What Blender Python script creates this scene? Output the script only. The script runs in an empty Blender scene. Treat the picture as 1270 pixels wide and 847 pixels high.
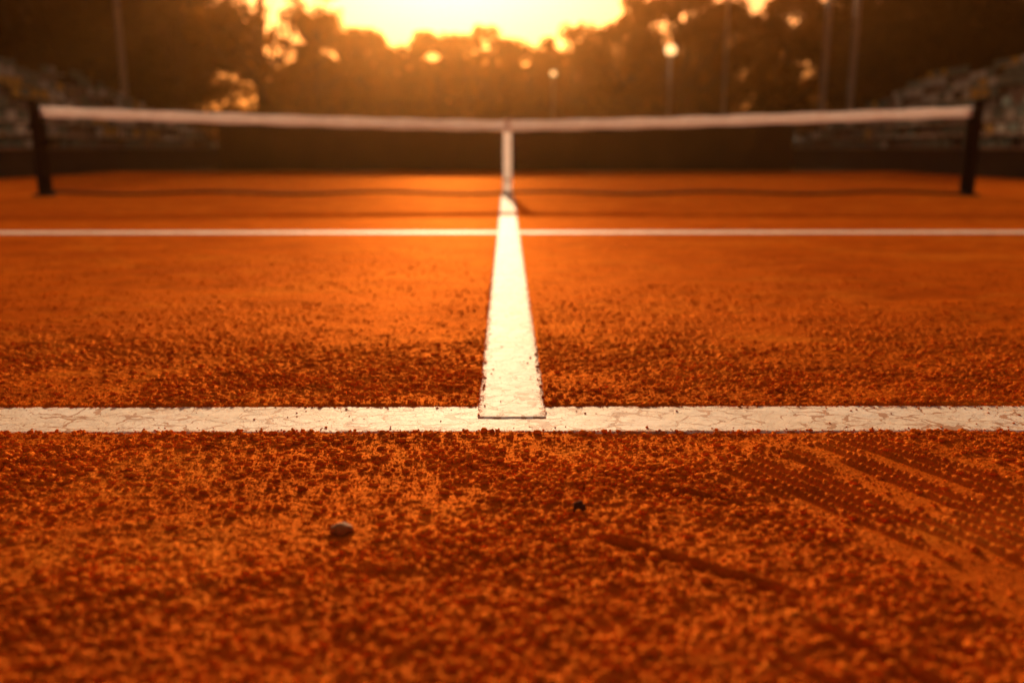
import bpy, math, numpy as np
from mathutils import Vector
rng = np.random.default_rng(7)
S = bpy.context.scene
S.view_settings.view_transform='Standard'
try: S.view_settings.look='None'
except Exception: pass
S.view_settings.exposure=0

# ---------------------------------------------------------------- helpers
def mesh_np(name, V, F, mat=None, smooth=False, mats=None, midx=None):
    V=np.asarray(V,dtype=np.float32); F=np.asarray(F,dtype=np.int32)
    n=F.shape[1]
    me=bpy.data.meshes.new(name)
    me.vertices.add(len(V)); me.vertices.foreach_set("co",V.ravel())
    me.loops.add(F.size); me.loops.foreach_set("vertex_index",F.ravel())
    me.polygons.add(len(F)); me.polygons.foreach_set("loop_start",np.arange(0,F.size,n,dtype=np.int32))
    if mat: me.materials.append(mat)
    if mats:
        for m in mats: me.materials.append(m)
        if midx is not None: me.polygons.foreach_set("material_index",np.asarray(midx,dtype=np.int32))
    me.polygons.foreach_set("use_smooth",np.full(len(F),smooth))
    me.update(calc_edges=True)
    ob=bpy.data.objects.new(name,me); S.collection.objects.link(ob)
    return ob
class MB:
    """quad mesh builder"""
    def __init__(s): s.V=[];s.F=[];s.M=[];s.n=0
    def add(s,V,F,m=0):
        V=np.asarray(V,float);F=np.asarray(F,int)
        s.V.append(V);s.F.append(F+s.n);s.M.append(np.full(len(F),m));s.n+=len(V)
    def box(s,c,d,m=0,rz=0,bev=0):
        x,y,z=[q/2 for q in d]
        P=np.array([[-x,-y,-z],[x,-y,-z],[x,y,-z],[-x,y,-z],[-x,-y,z],[x,-y,z],[x,y,z],[-x,y,z]])
        if rz:
            a=math.cos(rz);b=math.sin(rz);P=np.stack([P[:,0]*a-P[:,1]*b,P[:,0]*b+P[:,1]*a,P[:,2]],1)
        s.add(P+np.array(c),[[0,3,2,1],[4,5,6,7],[0,1,5,4],[1,2,6,5],[2,3,7,6],[3,0,4,7]],m)
    def tube(s,pts,rad,k=8,m=0):
        pts=np.asarray(pts,float);n=len(pts);rad=np.broadcast_to(rad,(n,))
        V=[]
        for i in range(n):
            t=pts[min(i+1,n-1)]-pts[max(i-1,0)];t/=np.linalg.norm(t)+1e-9
            a=np.cross(t,[0,0,1.] if abs(t[2])<.9 else [1.,0,0]);a/=np.linalg.norm(a);b=np.cross(t,a)
            for j in range(k):
                an=2*math.pi*j/k;V.append(pts[i]+rad[i]*(a*math.cos(an)+b*math.sin(an)))
        F=[[i*k+j,i*k+(j+1)%k,(i+1)*k+(j+1)%k,(i+1)*k+j] for i in range(n-1) for j in range(k)]
        V.append(pts[0]);V.append(pts[-1]);c0=n*k;c1=c0+1
        for j in range(0,k-1,2):
            F.append([c0,(j+2)%k,j+1,j]);F.append([c1,(n-1)*k+j,(n-1)*k+j+1,(n-1)*k+(j+2)%k])
        s.add(V,F,m)
    def sphere(s,c,r,m=0,nu=16,nv=10,sc=(1,1,1)):
        P=[];F=[]
        for i in range(nv+1):
            th=math.pi*i/nv
            th=min(max(th,0.02),math.pi-0.02)
            for j in range(nu):
                ph=2*math.pi*j/nu
                P.append([c[0]+r*sc[0]*math.sin(th)*math.cos(ph),c[1]+r*sc[1]*math.sin(th)*math.sin(ph),c[2]+r*sc[2]*math.cos(th)])
        for i in range(nv):
            for j in range(nu): F.append([i*nu+j,(i+1)*nu+j,(i+1)*nu+(j+1)%nu,i*nu+(j+1)%nu])
        s.add(P,F,m)
    def obj(s,name,mats,smooth=False):
        return mesh_np(name,np.concatenate(s.V),np.concatenate(s.F),mats=mats,midx=np.concatenate(s.M),smooth=smooth)

TBL=rng.random((512,512))
def vn(x,y,sd=0):
    x=x+sd*37.17;y=y+sd*91.3
    xi=np.floor(x).astype(int);yi=np.floor(y).astype(int);fx=x-xi;fy=y-yi
    fx=fx*fx*fx*(fx*(fx*6-15)+10);fy=fy*fy*fy*(fy*(fy*6-15)+10)
    a=TBL[xi&511,yi&511];b=TBL[(xi+1)&511,yi&511];c=TBL[xi&511,(yi+1)&511];d=TBL[(xi+1)&511,(yi+1)&511]
    return (a*(1-fx)+b*fx)*(1-fy)+(c*(1-fx)+d*fx)*fy
def fbm(x,y,o=3,sd=0):
    r=0;a=.5;t=0
    for i in range(o): r=r+a*vn(x*2**i,y*2**i,sd+i*3);t+=a;a*=.5
    return r/t
def sstep(a,b,x):
    t=np.clip((x-a)/(b-a),0,1);return t*t*(3-2*t)

# ---------------------------------------------------------------- materials
def newmat(name):
    m=bpy.data.materials.new(name);m.use_nodes=True;nt=m.node_tree
    return m,nt,nt.nodes["Principled BSDF"]
def N(nt,t,**k):
    n=nt.nodes.new(t)
    for a,b in k.items(): setattr(n,a,b)
    return n
def noise(nt,co,scale,detail=4,rough=.6,dist=0):
    n=N(nt,'ShaderNodeTexNoise');n.inputs['Scale'].default_value=scale;n.inputs['Detail'].default_value=detail
    n.inputs['Roughness'].default_value=rough;n.inputs['Distortion'].default_value=dist
    nt.links.new(co,n.inputs['Vector']);return n.outputs['Fac']
def ramp(nt,fac,a,b,ca=(0,0,0,1),cb=(1,1,1,1)):
    r=N(nt,'ShaderNodeValToRGB');e=r.color_ramp.elements
    e[0].position=a;e[0].color=ca;e[1].position=b;e[1].color=cb
    nt.links.new(fac,r.inputs['Fac']);return r.outputs['Color']
def mix(nt,f,a,b,mode='MIX'):
    m=N(nt,'ShaderNodeMix',data_type='RGBA',blend_type=mode)
    for s,v in ((0,f),(6,a),(7,b)):
        if hasattr(v,'links'): nt.links.new(v,m.inputs[s])
        else: m.inputs[s].default_value=v
    return m.outputs[2]
def math_(nt,op,a,b=None):
    m=N(nt,'ShaderNodeMath',operation=op)
    for s,v in ((0,a),(1,b)):
        if v is None: continue
        if hasattr(v,'links'): nt.links.new(v,m.inputs[s])
        else: m.inputs[s].default_value=v
    return m.outputs[0]
def pos(nt,scale=(1,1,1)):
    g=N(nt,'ShaderNodeNewGeometry');mp=N(nt,'ShaderNodeMapping');mp.inputs['Scale'].default_value=scale
    nt.links.new(g.outputs['Position'],mp.inputs['Vector']);return mp.outputs[0]
def bump(nt,h,strength,dist,normal=None):
    b=N(nt,'ShaderNodeBump');b.inputs['Strength'].default_value=strength;b.inputs['Distance'].default_value=dist
    nt.links.new(h,b.inputs['Height'])
    if normal: nt.links.new(normal,b.inputs['Normal'])
    return b.outputs[0]
CL_L=(0.84,0.175,0.0075,1);CL_M=(0.64,0.108,0.0048,1);CL_D=(0.28,0.036,0.002,1)
def clay_color(nt,p):
    big=noise(nt,pos(nt,(.8,1.3,1)),1.3,6,.62,.6)
    c=mix(nt,ramp(nt,big,.38,.62),CL_M,CL_L)
    sw=noise(nt,pos(nt,(.55,1.0,1)),2.6,6,.68,1.2)
    c=mix(nt,math_(nt,'MULTIPLY',ramp(nt,sw,.53,.60),.60),c,(0.97,0.29,0.022,1))
    dk=noise(nt,pos(nt,(.45,1.2,1)),3.4,5,.66,.8)
    c=mix(nt,math_(nt,'MULTIPLY',ramp(nt,dk,.52,.66),.6),c,(0.38,0.052,0.003,1))
    mid=noise(nt,pos(nt,(.8,1,1)),8,5,.65)
    c=mix(nt,math_(nt,'MULTIPLY',ramp(nt,mid,.46,.70),.6),c,CL_D)
    fine=noise(nt,p,150,3,.7)
    c=mix(nt,math_(nt,'MULTIPLY',ramp(nt,fine,.45,.75),.55),c,CL_D)
    pale=noise(nt,p,360,2,.6)
    c=mix(nt,math_(nt,'MULTIPLY',ramp(nt,pale,.60,.76),.4),c,(0.97,0.36,0.03,1))
    return c
def clay_mat(name,grain=False):
    """dry crushed-brick clay: diffuse body with a faint brick-tinted sheen"""
    m=bpy.data.materials.new(name);m.use_nodes=True;nt=m.node_tree;nt.nodes.clear();p=pos(nt)
    out=N(nt,'ShaderNodeOutputMaterial')
    c=clay_color(nt,p)
    if grain:
        c=mix(nt,ramp(nt,noise(nt,p,60,1,.5),.35,.65),c,(0.86,0.20,0.012,1))
        n2=bump(nt,noise(nt,p,500,3,.7),.6,.002)
    else:
        h=math_(nt,'ADD',noise(nt,p,420,3,.7),math_(nt,'MULTIPLY',noise(nt,p,110,4,.65),1.6))
        n1=bump(nt,h,.8,.0022)
        n2=bump(nt,noise(nt,pos(nt,(.7,1,1)),11,5,.62),.6,.012,n1)
    d=N(nt,'ShaderNodeBsdfDiffuse');d.inputs['Roughness'].default_value=.5
    g=N(nt,'ShaderNodeBsdfGlossy');g.inputs['Roughness'].default_value=.52;g.inputs['Color'].default_value=(1,.31,.05,1)
    nt.links.new(c,d.inputs['Color']);nt.links.new(n2,d.inputs['Normal']);nt.links.new(n2,g.inputs['Normal'])
    mx=N(nt,'ShaderNodeMixShader');mx.inputs[0].default_value=.085 if not grain else .06
    nt.links.new(d.outputs[0],mx.inputs[1]);nt.links.new(g.outputs[0],mx.inputs[2]);nt.links.new(mx.outputs[0],out.inputs[0])
    return m
M_clay=clay_mat('clay');M_grain=clay_mat('clay_grain',True)

def line_mat(axis,c0,hw,cr=1.):
    m,nt,b=newmat('worn_white_line');p=pos(nt)
    dn=N(nt,'ShaderNodeTexNoise');dn.inputs['Scale'].default_value=22;nt.links.new(p,dn.inputs['Vector'])
    vm=N(nt,'ShaderNodeVectorMath',operation='MULTIPLY_ADD');nt.links.new(dn.outputs['Color'],vm.inputs[0]);vm.inputs[1].default_value=(.06,.06,.0);nt.links.new(pos(nt,(.8,1.15,1)),vm.inputs[2])
    def crack(scale,w,sc):
        v=N(nt,'ShaderNodeTexVoronoi',feature='DISTANCE_TO_EDGE');v.inputs['Scale'].default_value=scale;nt.links.new(vm.outputs[0],v.inputs['Vector'])
        wn=noise(nt,p,sc,2)
        return math_(nt,'LESS_THAN',v.outputs['Distance'],math_(nt,'MULTIPLY',ramp(nt,wn,.38,.60),w))
    k1=crack(17,.06,11);k2=crack(40,.055,7)
    ck=math_(nt,'MULTIPLY',math_(nt,'MAXIMUM',k1,math_(nt,'MULTIPLY',k2,.4)),.85*cr)
    white=mix(nt,ramp(nt,noise(nt,p,6,4,.6),.40,.75),(0.90,0.83,0.72,1),(0.78,0.65,0.48,1))
    white=mix(nt,math_(nt,'MULTIPLY',ramp(nt,noise(nt,p,120,4,.75),.52,.75),.5),white,(0.66,0.38,0.15,1))
    c=mix(nt,ck,white,(0.36,0.12,0.02,1))
    sp=N(nt,'ShaderNodeSeparateXYZ');nt.links.new(p,sp.inputs[0])
    e=math_(nt,'ABSOLUTE',math_(nt,'SUBTRACT',sp.outputs[axis],c0))
    e=math_(nt,'DIVIDE',e,hw)
    en=math_(nt,'ADD',e,math_(nt,'MULTIPLY',math_(nt,'SUBTRACT',noise(nt,p,62,6,.82),.5),1.5))
    dust=ramp(nt,en,.87,1.03)
    sc=ramp(nt,noise(nt,p,90,5,.8),.60,.67)
    dust=math_(nt,'MAXIMUM',dust,math_(nt,'MULTIPLY',sc,.65))
    c=mix(nt,dust,c,clay_color(nt,p))
    nt.links.new(c,b.inputs['Base Color']);b.inputs['Roughness'].default_value=.64
    nt.links.new(math_(nt,'SUBTRACT',.36,math_(nt,'MULTIPLY',dust,.34)),b.inputs['Specular IOR Level'])
    h=math_(nt,'SUBTRACT',math_(nt,'ADD',noise(nt,p,160,4,.7),math_(nt,'MULTIPLY',dust,1.4)),math_(nt,'MULTIPLY',ck,1.5))
    nt.links.new(bump(nt,h,.5,.0022),b.inputs['Normal'])
    return m
def simple(name,c1,c2=None,rough=.6,scale=8,metal=0,spec=.4):
    m,nt,b=newmat(name);p=pos(nt);c2=c2 or tuple(q*.7 for q in c1)
    nt.links.new(mix(nt,ramp(nt,noise(nt,p,scale,4,.65),.35,.65),(*c1,1),(*c2,1)),b.inputs['Base Color'])
    b.inputs['Roughness'].default_value=rough;b.inputs['Metallic'].default_value=metal;b.inputs['Specular IOR Level'].default_value=spec
    return m

# ---------------------------------------------------------------- layout
LX=0.012
F0,F1=1.744,1.940
CW=0.079
G0,G1=6.08,6.28
NETY=11.03
CEND=1.835

def linemask(x,y):
    d1=np.maximum(F0-y,y-F1)
    d2=np.maximum(np.abs(x-LX)-CW,CEND-y)
    d3=np.maximum(G0-y,y-G1)
    d=np.minimum(np.minimum(d1,d2),d3)
    return sstep(-.006,.010,d),d
def rake(x,y):
    ux,uy=.53,-.848
    rx=x-.33;ry=y-1.60
    u=rx*ux+ry*uy; v=rx*(-uy)+ry*ux
    v=v+.16*u*u+.012*(fbm(u*5,v*3,2,5)-.5)
    reg=sstep(-.03,.03,v)*sstep(.50,.38,v)*sstep(-.03,.14,u)
    ph=v/.032
    k=np.floor(ph+.5)
    ridge=(.5+.5*np.cos(2*np.pi*ph))**1.6
    bead=.84+.16*np.cos(2*np.pi*(u/.015+2.2*vn(u*40,k*5.1,8))+k*1.7)+.25*(vn(u*90,k*7.7,6)-.5)
    act=.15+.85*sstep(.20,.45,vn(k*3.3,u*4,9))
    return reg*act*(ridge*bead-.28), reg
def groove(x,y,x0,y0,x1,y1,w):
    dx,dy=x1-x0,y1-y0;L=math.hypot(dx,dy);dx/=L;dy/=L
    u=(x-x0)*dx+(y-y0)*dy;v=(x-x0)*(-dy)+(y-y0)*dx+.012*(vn(u*9,u*0+3,4)-.5)+.15*(u-L/2)**2
    e=sstep(-.02,.04,u)*sstep(L+.02,L-.06,u)
    return e*(np.exp(-(v/w)**2) - .7*np.exp(-((v-1.8*w)/w)**2))
def calm(x,y):
    """smoother, wiped area around the drag marks (right of centre foreground)"""
    return np.exp(-(((x-.30)/.22)**2+((y-1.20)/.22)**2))
def coarse(x,y):
    return sstep(.40,.60,fbm(x*1.6+.3,y*2.4,3,2))*(1-.75*calm(x,y))
def H(x,y):
    m,_=linemask(x,y)
    fade=sstep(8,3.,y)*sstep(4.0,2.2,np.abs(x))*sstep(.1,.4,y)
    rk,reg=rake(x,y)
    rough=(.2+.8*coarse(x,y))*(1-.9*reg)*sstep(4.5,1.9,y)
    q=(1-.8*reg)
    h=.012*(fbm(x*3,y*4,2,1)-.5)
    h=h+(.0022+.0060*rough)*(fbm(x*26,y*32,3,11)-.5)*q
    g=fbm(x*110,y*110,2,21)
    h=h+(.0014+.0038*rough)*(sstep(.40,.8,g)-.3)*q
    h=h+.0110*rk
    h=h-.014*groove(x,y,.13,1.24,.40,1.05,.006)
    h=h-.009*groove(x,y,.20,1.45,.40,1.36,.005)
    h=h-.009*groove(x,y,.36,1.0,.52,.80,.007)
    h=h-.008*groove(x,y,.30,.93,.42,.76,.006)
    h=h+.004*groove(x,y,-1.0,1.15,-.5,1.32,.02)
    return (h+.0025)*m*fade - .002*(1-m)

# ---------------------------------------------------------------- clay court sheet
def grade(a,b,step,g,maxs):
    out=[a];s=step
    while out[-1]<b:
        s=min(s*g,maxs);out.append(out[-1]+s)
    out[-1]=b
    return np.array(out)
xs=np.arange(-1.45,1.4501,.0032);gx=grade(xs[-1],13.,.0034,1.04,.5)[1:]
xs=np.concatenate([-gx[::-1]-.0,xs,gx])
ys=np.arange(.62,2.4,.0032);gy=grade(ys[-1],22.4,.0034,1.012,.4)[1:]
yl=-grade(-.62,9.,.0038,1.08,.5)[1:][::-1]
ys=np.concatenate([yl,ys,gy])
X,Y=np.meshgrid(xs,ys);Z=H(X,Y)
nx,ny=len(xs),len(ys);idx=np.arange(nx*ny).reshape(ny,nx)
Fq=np.stack([idx[:-1,:-1],idx[:-1,1:],idx[1:,1:],idx[1:,:-1]],-1).reshape(-1,4)
court=mesh_np('clay_court',np.stack([X,Y,Z],-1).reshape(-1,3),Fq,M_clay,True)

# ---------------------------------------------------------------- lines
def line(name,x0,x1,y0,y1,z,mat,res):
    ax=np.arange(x0,x1+res/2,res);ay=np.arange(y0,y1+res/2,res)
    if x1-x0>y1-y0: ay=np.linspace(y0,y1,40)
    else: ax=np.linspace(x0,x1,34)
    A,B=np.meshgrid(ax,ay);n0,n1=A.shape
    edge=.0045
    if x1-x0>y1-y0:
        t=(B-y0)/(y1-y0);B=B+edge*(fbm(A*60,A*0+1,3,3)-.5)*2*(1-t)+edge*(fbm(A*60,A*0+7,3,5)-.5)*2*t
    else:
        t=(A-x0)/(x1-x0);A=A+edge*(fbm(B*60,B*0+1,3,3)-.5)*2*(1-t)+edge*(fbm(B*60,B*0+7,3,5)-.5)*2*t
    C=z+.0016*(fbm(A*40,B*40,3,8)-.5)
    C[0]-=.008;C[-1]-=.008;C[:,0]-=.008;C[:,-1]-=.008
    C[1]-=.0012;C[-2]-=.0012
    id=np.arange(n0*n1).reshape(n0,n1)
    F=np.stack([id[:-1,:-1],id[:-1,1:],id[1:,1:],id[1:,:-1]],-1).reshape(-1,4)
    return mesh_np(name,np.stack([A,B,C],-1).reshape(-1,3),F,mat,True)
line('court_line',-4.115,4.115,F0,F1,.0020,line_mat(1,(F0+F1)/2,(F1-F0)/2),.005)
line('court_line',LX-CW,LX+CW,CEND,NETY-.12,.0046,line_mat(0,LX,CW,1.),.008)
line('court_line',-4.115,4.115,G0,G1,.0022,line_mat(1,(G0+G1)/2,(G1-G0)/2*1.1,.4),.01)

# ---------------------------------------------------------------- clay granules
phi=(1+5**.5)/2
IV=np.array([[-1,phi,0],[1,phi,0],[-1,-phi,0],[1,-phi,0],[0,-1,phi],[0,1,phi],[0,-1,-phi],[0,1,-phi],[phi,0,-1],[phi,0,1],[-phi,0,-1],[-phi,0,1]])
IV/=np.linalg.norm(IV[0])
IF=np.array([[0,11,5],[0,5,1],[0,1,7],[0,7,10],[0,10,11],[1,5,9],[5,11,4],[11,10,2],[10,7,6],[7,1,8],[3,9,4],[3,4,2],[3,2,6],[3,6,8],[3,8,9],[4,9,5],[2,4,11],[6,2,10],[8,6,7],[9,8,1]])
def subdiv(V,F):
    V=list(map(tuple,V));c={};out=[]
    def mid(a,b):
        k=(min(a,b),max(a,b))
        if k not in c:
            p=(np.array(V[a])+np.array(V[b]))/2;p/=np.linalg.norm(p);V.append(tuple(p));c[k]=len(V)-1
        return c[k]
    for a,b,d in F:
        x,y,z=mid(a,b),mid(b,d),mid(d,a);out+=[[a,x,z],[b,y,x],[d,z,y],[x,y,z]]
    return np.array(V),np.array(out)
IV2,IF2=subdiv(IV,IF)
def granules(px,py,r,zoff,V0,F0_):
    n=len(px);k=len(V0)
    R=V0[None]*(1+.5*(rng.random((n,k,1))-.5))
    R=R*r[:,None,None]*np.stack([.8+.5*rng.random(n),.8+.5*rng.random(n),.6+.35*rng.random(n)],-1)[:,None,:]
    a=rng.random(n)*6.28;ca=np.cos(a)[:,None];sa=np.sin(a)[:,None]
    x=R[...,0]*ca-R[...,1]*sa;y=R[...,0]*sa+R[...,1]*ca
    P=np.stack([x+px[:,None],y+py[:,None],R[...,2]+zoff[:,None]],-1)
    F=(F0_[None]+(np.arange(n)*k)[:,None,None]).reshape(-1,3)
    return P.reshape(-1,3),F
def scatter(n,y0,y1,hwf,keep,rmin,rmax,pw):
    py=y0+(y1-y0)*rng.random(n);px=(rng.random(n)*2-1)*hwf(py)
    k=rng.random(n)<keep(px,py);px=px[k];py=py[k]
    m,d=linemask(px,py)
    on=d<0
    r=rmin+(rmax-rmin)*rng.random(len(px))**pw
    kk=(~on)|(rng.random(len(px))<.10+.80*(d>-.014)+.20*(d>-.035))
    r=np.where(on,np.where(d>-.012,r*.7,r*.38),r)
    px=px[kk];py=py[kk];r=r[kk];d=d[kk]
    z=np.where(d<0,.0022+.003*((np.abs(px-LX)<CW)&(py>CEND)),H(px,py))+r*.35
    return px,py,r,z
def dens(px,py):
    rk,reg=rake(px,py)
    c=coarse(px,py)
    f=sstep(.40,.58,fbm(px*10,py*10,2,31))
    near=np.exp(-((py-1.56)/.16)**2)*(py<F0)
    edge=np.exp(-((py-F1)/.05)**2)*(py>F0)+np.exp(-((py-F0)/.03)**2)
    far=sstep(2.6,2.0,py)
    return np.clip((.08+.25*c+.60*c*f*far+.40*near*f+.10*near+.35*edge)*(.40+.60*far)*(1-.88*reg)*(1-.55*calm(px,py)),0,1)
hw=lambda y: .12+.66*y
p1=scatter(70000,.66,2.6,hw,dens,.0012,.0072,2.6)
V1,T1=granules(*p1,IV2,IF2)
p2=scatter(36000,2.5,6.,hw,lambda a,b:coarse(a,b)*.40*sstep(6.,2.5,b)+.05,.0022,.0056,2.3)
V2,T2=granules(*p2,IV,IF)
p3=scatter(80000,.66,2.2,hw,lambda a,b:.75-.45*rake(a,b)[1],.0008,.0018,1.)
V3,T3=granules(*p3,IV,IF)
gr=mesh_np('clay_granules',np.concatenate([V1,V2,V3]),np.concatenate([T1,T2+len(V1),T3+len(V1)+len(V2)]),M_grain,True)
M_stone=simple('stone_brown',(.42,.15,.035),(.22,.07,.018),.7,90,spec=.15)
M_dark=simple('stone_dark',(.13,.035,.01),(.07,.02,.006),.9,120,spec=.05)
IV3,IF3=subdiv(IV2,IF2)
def stone(x,y,r,sc,rz,mat,amp):
    V=IV3.copy();q=V.copy()
    V=V*(1+amp*(fbm(q[:,0]*2+5+x*9,q[:,1]*2+q[:,2]*1.7+9,3,3)-.5))[:,None]*r*np.array(sc)
    a,b=math.cos(rz),math.sin(rz);V=np.stack([V[:,0]*a-V[:,1]*b,V[:,0]*b+V[:,1]*a,V[:,2]],1)
    h=float(H(np.array([x]),np.array([y]))[0])
    V+=np.array([x,y,h+r*sc[2]*.7]);mesh_np('pebble',V,IF3,mat,True)
stone(-.255,1.262,.0135,(1.35,.9,.72),.2,M_stone,.5)
stone(.118,1.335,.011,(1.2,.9,.7),.7,M_dark,1.3)
stone(.100,1.322,.007,(1.1,.9,.7),.2,M_grain,1.1)

# ---------------------------------------------------------------- net
M_black=simple('black_metal',(.008,.007,.006),(.015,.012,.010),.7,30,spec=.1)
M_cord=simple('net_cord',(.012,.010,.009),(.02,.016,.012),.8,30,spec=.1)
def canvas():
    m=bpy.data.materials.new('white_canvas');m.use_nodes=True;nt=m.node_tree;nt.nodes.clear();p=pos(nt)
    out=N(nt,'ShaderNodeOutputMaterial')
    c=mix(nt,ramp(nt,noise(nt,p,9,4,.65),.35,.7),(.88,.85,.84,1),(.76,.71,.69,1))
    d=N(nt,'ShaderNodeBsdfDiffuse');t=N(nt,'ShaderNodeBsdfTranslucent');mx=N(nt,'ShaderNodeMixShader');mx.inputs[0].default_value=.5
    nt.links.new(c,d.inputs[0]);nt.links.new(c,t.inputs[0]);nt.links.new(d.outputs[0],mx.inputs[1]);nt.links.new(t.outputs[0],mx.inputs[2])
    nt.links.new(mx.outputs[0],out.inputs[0]);return m
M_tape=canvas()
net=bpy.data.objects.new('tennis_net',None);S.collection.objects.link(net)
NX=5.66;NC=LX+.0
def top(x):
    t=np.abs(x-NC)/NX
    return .905+.165*t**1.35
mb=MB()
for sx in (-1,1):
    px=NC+sx*(NX+.06)
    mb.box((px,NETY,.55),(.11,.10,1.10),0)
    mb.box((px,NETY,1.115),(.13,.12,.03),0)
    mb.box((px,NETY,.012),(.2,.2,.024),0)
    mb.tube([(px+sx*.065,NETY,.82),(px+sx*.10,NETY,.82)],.03,8,0)
    mb.tube([(px+sx*.10,NETY,.82),(px+sx*.10,NETY-.1,.74)],.01,6,0)
    mb.box((px-sx*.03,NETY-.056,.9),(.02,.012,.3),0)
o=mb.obj('posts',[M_black]);bv=o.modifiers.new('b','BEVEL');bv.width=.008;bv.segments=2;o.parent=net
mb=MB();cs=.045
xsn=np.arange(NC-NX+.02,NC+NX,cs)
for x in xsn:
    if abs(x-NC)<.02: continue
    mb.tube([(x,NETY,.03),(x,NETY,top(x)-.05)],.0036,4,0)
xl=np.linspace(NC-NX,NC+NX,61)
for k in range(1,21):
    mb.tube([(x,NETY,.03+(top(x)-.10)*k/21) for x in xl],.0036,4,0)
o=mb.obj('netting',[M_cord]);o.parent=net
mb=MB()
mb.tube([(x,NETY,.035+.012*math.sin(x*3)) for x in xl],.021,6,0)
for sx in (-1,1):
    mb.box((NC+sx*(NX-.02),NETY,.54),(.05,.012,.98),0)
o=mb.obj('bottom_cord',[M_cord]);o.parent=net
V=[];F=[];xl2=np.linspace(NC-NX,NC+NX,161)
prof=[(-.016,-.125),(-.018,-.06),(-.013,-.012),(0,0),(.013,-.012),(.018,-.06),(.016,-.125)];K=len(prof)
for i,x in enumerate(xl2):
    for (dy,dz) in prof:
        V.append([x,NETY+dy*(1+.2*math.sin(x*17)),top(x)+dz+.004*math.sin(x*9+dz*20)])
for i in range(160):
    for j in range(K-1): F.append([i*K+j,i*K+j+1,(i+1)*K+j+1,(i+1)*K+j])
o=mesh_np('head_band',V,F,M_tape,True);o.parent=net
mb=MB()
def sheet(y,z0,z1):
    n=8;V=[]
    for i in range(n):
        z=z0+(z1-z0)*i/(n-1)
        V+=[[NC-.052-.002*math.sin(i*2.),y,z],[NC,y-.002,z],[NC+.052+.002*math.sin(i*3.),y,z]]
    mb.add(V,[[i*3+j,i*3+j+1,i*3+j+4,i*3+j+3] for i in range(n-1) for j in (0,1)],0)
sheet(NETY-.022,.02,.912)
mb.box((NC,NETY,.913),(.105,.05,.006),0)
mb.box((NC,NETY-.027,.20),(.118,.004,.035),0);mb.box((NC,NETY,.01),(.13,.07,.02),0)
o=mb.obj('centre_strap',[M_tape]);o.parent=net

# ---------------------------------------------------------------- surroundings
M_ground=simple('dry_grass',(.07,.045,.015),(.035,.028,.01),.9,3,spec=.05)
mb=MB();g=np.linspace(-600,600,41);A,B=np.meshgrid(g,g);id=np.arange(41*41).reshape(41,41)
mb.add(np.stack([A,B,np.full_like(A,-.05)],-1).reshape(-1,3),np.stack([id[:-1,:-1],id[:-1,1:],id[1:,1:],id[1:,:-1]],-1).reshape(-1,4))
mb.obj('ground',[M_ground])
M_screen=simple('windscreen_mesh',(.036,.022,.013),(.015,.011,.007),.9,1.2,spec=.05)
M_gal=simple('galvanised_steel',(.20,.15,.11),(.12,.10,.08),.6,20,.2)
mb=MB()
fx=np.linspace(-7.2,7.2,11)
for x in fx: mb.tube([(x,22.66,-.05),(x,22.66,1.34)],.025,8,1)
for a,b_ in zip(fx[:-1],fx[1:]):
    n=10;xx=np.linspace(a,b_,n)
    yb=22.56-.05*np.sin(np.linspace(0,math.pi,n))
    V=[];
    for i in range(n): V+= [[xx[i],yb[i],.0],[xx[i],yb[i]+.02,1.30-.06*math.sin(math.pi*i/(n-1))]]
    mb.add(V,[[2*i,2*i+2,2*i+3,2*i+1] for i in range(n-1)],0)
mb.obj('perimeter_fence',[M_screen,M_gal])

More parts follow.
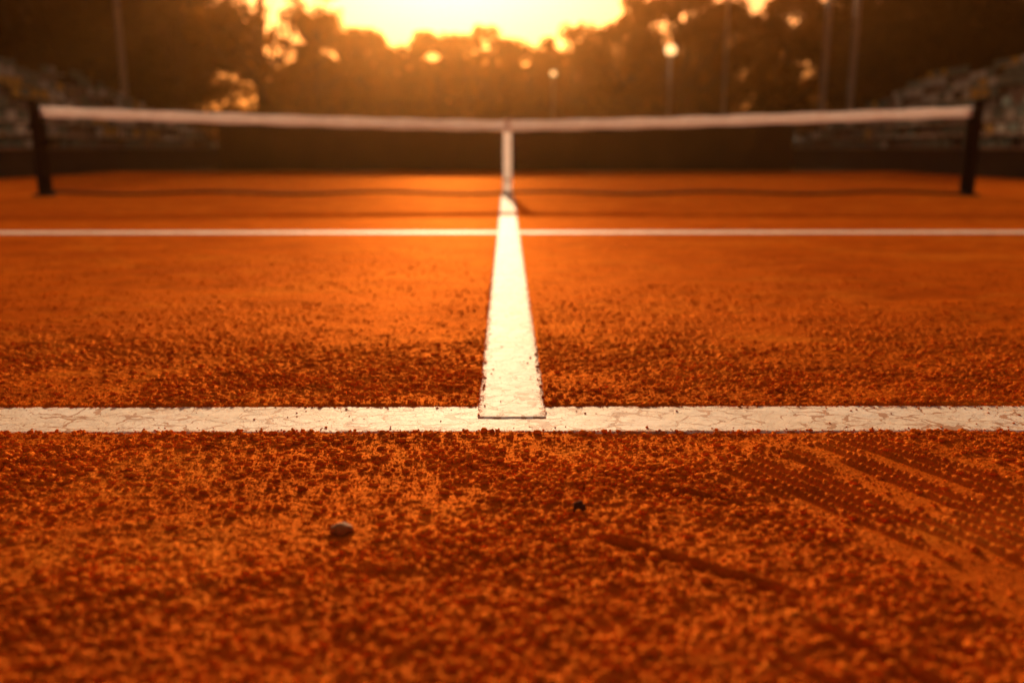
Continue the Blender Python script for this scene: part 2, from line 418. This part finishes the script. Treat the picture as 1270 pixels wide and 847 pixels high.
M_conc=simple('weathered_concrete',(.26,.20,.15),(.15,.115,.085),.9,2,spec=.1)
M_wallp=simple('dark_painted_wall',(.035,.028,.020),(.022,.019,.015),.9,2,spec=.1)
M_seatA=simple('seat_pale',(.55,.52,.42),(.36,.35,.28),.6,1.3,spec=.2)
M_seatB=simple('seat_green',(.15,.20,.15),(.09,.13,.10),.6,1.3,spec=.2)
M_seatC=simple('seat_yellow',(.62,.36,.06),(.4,.26,.06),.6,3,spec=.2)
def stand(sx):
    e=bpy.data.objects.new('grandstand',None);S.collection.objects.link(e)
    y0,y1=7.,34.;yc=(y0+y1)/2;L=y1-y0;rows=8;tr=.72;rise=.36
    mb=MB()
    mb.box((sx*9.75,yc,.24),(.18,L,.60),1)
    mb.box((sx*9.75,yc,.565),(.26,L+.02,.05),0)
    for r in range(rows):
        h=.15+r*rise
        mb.box((sx*(9.84+tr*(r+.5)),yc,h/2-.03),(tr-.002,L,h+.06),0)
    mb.box((sx*(9.84+tr*rows+.08),yc,1.45),(.14,L,3.0),1)
    for yy in (12,18,24,30):
        for r in range(rows): mb.box((sx*(9.84+tr*(r+.18)),yy,.15+r*rise+.09),(.26,.9,.18),0)
    o=mb.obj('terraces',[M_conc,M_wallp]);o.parent=e
    mb=MB()
    for r in range(rows):
        h=.15+r*rise;xc=9.84+tr*(r+.62)
        for y in np.arange(y0+.4,y1-.3,.5):
            if min(abs(y-q) for q in (12,18,24,30))<.62: continue
            if rng.random()<.12: continue
            m=rng.choice([0,0,1,1,1,2] if r%3 else [1,1,1,1,0,1])
            mb.box((sx*xc,y,h+.34),(.36,.38,.035),m)
            mb.box((sx*(xc+.19),y,h+.48),(.035,.38,.24),m)
            mb.box((sx*(xc+.05),y,h+.16),(.06,.06,.31),3)
    o=mb.obj('seats',[M_seatA,M_seatB,M_seatC,M_black]);o.parent=e
    mb=MB()
    for y in np.arange(y0,y1+.1,2.0): mb.tube([(sx*9.75,y,.55),(sx*9.75,y,1.1)],.022,6,0)
    for z in (.85,1.1): mb.tube([(sx*9.75,y0,z),(sx*9.75,y1,z)],.022,6,0)
    o=mb.obj('railings',[M_gal]);o.parent=e
stand(-1);stand(1)

m,nt,b=newmat('lit_globe');b.inputs['Emission Color'].default_value=(1,.55,.20,1);b.inputs['Emission Strength'].default_value=2.2
b.inputs['Base Color'].default_value=(.9,.8,.6,1)
M_globe=m
M_pole=simple('pole_paint',(.30,.23,.17),(.20,.15,.11),.6,6,.1)
def street_lamp(x,y,h,r):
    mb=MB();mb.tube([(x,y,-.05),(x,y,.5)],.085,10,0);mb.tube([(x,y,.5),(x,y,h-r-.08)],[.055,.045],10,0)
    mb.tube([(x,y,h-r-.1),(x,y,h-r*.8)],[.06,.12],10,0)
    mb.sphere((x,y,h),r,1);mb.tube([(x,y,h+r*.9),(x,y,h+r*1.15)],[.09,.03],8,0)
    mb.obj('street_lamp',[M_pole,M_globe],True)
street_lamp(5.36,30.,3.68,.18)
street_lamp(1.82,35.5,3.38,.10)
def floodlight(x,y,h,rz):
    mb=MB();mb.tube([(x,y,-.05),(x,y,h*.4),(x,y,h)],[.12,.11,.08],10,0)
    mb.box((x,y,h+.05),(1.6,.1,.1),0,rz)
    for k in (-.6,-.2,.2,.6):
        cx=x+k*math.cos(rz);cy=y+k*math.sin(rz)
        mb.box((cx,cy,h-.16),(.32,.22,.26),0,rz);mb.box((cx+.12*math.sin(rz),cy-.12*math.cos(rz),h-.17),(.28,.02,.22),1,rz)
    mb.obj('floodlight_mast',[M_pole,M_gal])
floodlight(-14.4,34.5,10.5,.3)
floodlight(13.1,34.6,10.5,-.3)
floodlight(12.7,36.5,12,-.3)
mb=MB();mb.tube([(8.6,36.,-.05),(8.6,36.,3),(8.6,36.,7.)],[.08,.06,.045],10,0);mb.tube([(8.6,36,6.9),(8.3,35.8,7.1),(7.8,35.4,7.1)],[.04,.035,.03],6,0)
mb.box((7.65,35.3,7.08),(.5,.25,.1),0,.6);mb.obj('light_pole',[M_pole])

# ---------------------------------------------------------------- trees
def leaf_mat(name,c1,c2,tr):
    m=bpy.data.materials.new(name);m.use_nodes=True;nt=m.node_tree;nt.nodes.clear()
    out=N(nt,'ShaderNodeOutputMaterial');p=pos(nt)
    c=mix(nt,ramp(nt,noise(nt,p,1.2,3,.6),.35,.65),(*c1,1),(*c2,1))
    d=N(nt,'ShaderNodeBsdfDiffuse');t=N(nt,'ShaderNodeBsdfTranslucent');mx=N(nt,'ShaderNodeMixShader')
    nt.links.new(c,d.inputs[0]);c2_=mix(nt,1.,c,(2.4,1.15,.3,1),'MULTIPLY');nt.links.new(c2_,t.inputs[0])
    mx.inputs[0].default_value=tr;nt.links.new(d.outputs[0],mx.inputs[1]);nt.links.new(t.outputs[0],mx.inputs[2]);nt.links.new(mx.outputs[0],out.inputs[0])
    return m
M_leaf=leaf_mat('foliage',(.13,.08,.018),(.055,.040,.012),.55)
M_leafd=leaf_mat('foliage_dark',(.036,.027,.011),(.020,.017,.008),.3)
M_bark=simple('bark',(.07,.045,.028),(.04,.025,.016),.9,12,spec=.1)
def leaves(centers,rad,n_per,size):
    out=[]
    for c,r in zip(centers,rad):
        n=int(n_per*(r/1.0)**2)
        d=rng.normal(size=(n,3));d/=np.linalg.norm(d,axis=1)[:,None]
        q=np.array(c)+d*(r*rng.random(n)[:,None]**.5)*np.array([1,1,.75])
        out.append(q)
    P=np.concatenate(out);n=len(P)
    a=rng.normal(size=(n,3));a/=np.linalg.norm(a,axis=1)[:,None]
    b=np.cross(a,rng.normal(size=(n,3)));b/=np.linalg.norm(b,axis=1)[:,None]
    s=(size*(.6+.8*rng.random(n)))[:,None]
    V=np.stack([P-a*s,P-b*s*.5,P+a*s,P+b*s*.5],1).reshape(-1,3)
    return V,np.arange(n*4).reshape(-1,4)
def tree(x,y,h,w,trunk=.3,n=26,rc=(.6,1.2),base=.35,dens_=260,size=.16,mat=None,name='deciduous_tree'):
    mb=MB();cs=[];rs=[]
    th=h*base*1.1
    lean=rng.normal(0,.15,2)
    tp=[(x,y,-.1),(x+lean[0]*.3,y+lean[1]*.3,th*.5),(x+lean[0],y+lean[1],th),(x+lean[0]*1.5,y+lean[1]*1.5,h*.8)]
    mb.tube(tp,[trunk,trunk*.75,trunk*.6,trunk*.15],9,1)
    for i in range(n):
        u=rng.random()
        z=h*(base+(1-base)*u**.9)
        rr=w*math.sin(math.pi*min(1,(.18+.74*u)))**.8*(.25+.75*rng.random()**.5)
        a=rng.random()*6.28
        c=(x+lean[0]+rr*math.cos(a),y+lean[1]+rr*math.sin(a),z-rc[0]*.5)
        r=rc[0]+(rc[1]-rc[0])*rng.random()
        cs.append(c);rs.append(r)
        s0=np.array([x+lean[0],y+lean[1],min(th*(.75+.5*rng.random()),c[2]-.2)]);m_=(s0+np.array(c))/2+np.array([0,0,-.15])+rng.normal(0,.15,3)
        mb.tube([s0,m_,c],[trunk*.35,trunk*.2,trunk*.06],5,1)
    V,F=leaves(cs,rs,dens_,size);mb.add(V,F,0)
    return mb.obj(name,[mat or M_leaf,M_bark])
def X_at(px,d): return (px-628)/1090*d
for px,d,ty,w in [(455,47,48,1.9),(505,46,62,1.7),(548,48,52,2.0),(600,46,42,2.2),(652,47,60,1.8),(705,46,44,2.1),(410,45,34,1.8)]:
    tree(X_at(px,d),d,(183-ty)/1090*d+.58,w,.22,50,(.35,.75),.3,400,.12)
for px,d,ty,w in [(775,43,12,2.2),(835,42,-2,2.5),(885,43,16,1.9),(960,42,6,2.0)]:
    tree(X_at(px,d),d,(183-ty)/1090*d+.58,w,.3,46,(.45,.9),.3,310,.14)
for px,d,ty,w in [(1075,41,-35,3.),(1160,40,-60,3.2),(1250,39,-70,3.4),(1340,38,-60,3.2)]:
    tree(X_at(px,d),d,(183-ty)/1090*d+.58,w,.35,46,(.8,1.4),.25,240,.18,M_leafd)
tree(X_at(335,38),38,8.8,2.6,.28,32,(.35,.75),.40,250,.12)
tree(X_at(400,42),42,8.2,1.5,.2,20,(.35,.65),.5,230,.12)
tree(X_at(240,38),38,9.5,2.4,.3,46,(.7,1.2),.28,280,.17,M_leafd)
for px,d,ty,w in [(150,39,-60,3.2),(60,38,-70,3.4),(-40,37,-60,3.2),(195,42,-50,3.0)]:
    tree(X_at(px,d),d,(183-ty)/1090*d+.58,w,.35,46,(.8,1.4),.25,240,.18,M_leafd)
cs=[];rs=[]
for x in np.arange(-38,38,.7):
    for k in range(5):
        hh=5.4+1.1*(fbm(np.array([x*.45]),np.array([2.]),3,4)[0]-.5)*2+(2.2 if abs(x)>13 else 0)
        cs.append((x+rng.normal(0,.4),52+rng.normal(0,1.2),hh*(k+.4)/5));rs.append(.8+.5*rng.random())
V,F=leaves(cs,rs,160,.19);mesh_np('distant_trees',V,F,M_leaf)
cs=[];rs=[]
for x in np.arange(-30,30,.5):
    for k in range(3):
        cs.append((x+rng.normal(0,.3),37.2+rng.normal(0,.4),.45+k*.75+rng.normal(0,.15)));rs.append(.5+.3*rng.random())
V,F=leaves(cs,rs,170,.11);mesh_np('hedge',V,F,M_leafd)

# dusty evening haze hanging over the far half of the court (real scattering volume)
m=bpy.data.materials.new('dust_haze');m.use_nodes=True;nt=m.node_tree;nt.nodes.clear()
out=N(nt,'ShaderNodeOutputMaterial');vs=N(nt,'ShaderNodeVolumeScatter');vs.inputs['Color'].default_value=(1,.44,.11,1)
vs.inputs['Density'].default_value=.0014;vs.inputs['Anisotropy'].default_value=.90
nt.links.new(vs.outputs[0],out.inputs['Volume'])
mb=MB();mb.box((0,33,7.),(76,60,14.6),0);hz=mb.obj('haze',[m])

# ---------------------------------------------------------------- light
EL=math.radians(15);AZ=math.radians(-3.5)
w=bpy.data.worlds.new("World");S.world=w;w.use_nodes=True;nt=w.node_tree
bg=nt.nodes['Background'];sky=N(nt,'ShaderNodeTexSky',sky_type='NISHITA');sky.sun_disc=False
sky.sun_elevation=EL;sky.sun_rotation=AZ;sky.dust_density=6;sky.air_density=1.8;sky.ozone_density=.3;sky.altitude=0
c=mix(nt,1.,sky.outputs[0],(1.05,.60,.50,1),'MULTIPLY')
nt.links.new(c,bg.inputs[0]);bg.inputs[1].default_value=.10
sl=bpy.data.lights.new('sun','SUN');sl.energy=5;sl.angle=math.radians(1.6);sl.color=(1,.68,.38)
so=bpy.data.objects.new('sun',sl);S.collection.objects.link(so)
dirv=Vector((math.sin(AZ)*math.cos(EL),math.cos(AZ)*math.cos(EL),math.sin(EL)))
so.rotation_euler=dirv.to_track_quat('Z','Y').to_euler()

# ---------------------------------------------------------------- camera
cd=bpy.data.cameras.new('camera');cd.sensor_width=36;cd.lens=30.9;cd.clip_end=3000;cd.clip_start=.02
co=bpy.data.objects.new('camera',cd);S.collection.objects.link(co);S.camera=co
co.location=(0,0,.58);co.rotation_euler=(math.radians(90-12.42),0,math.radians(-.35))
cd.dof.use_dof=True;cd.dof.focus_distance=1.82;cd.dof.aperture_fstop=1.55
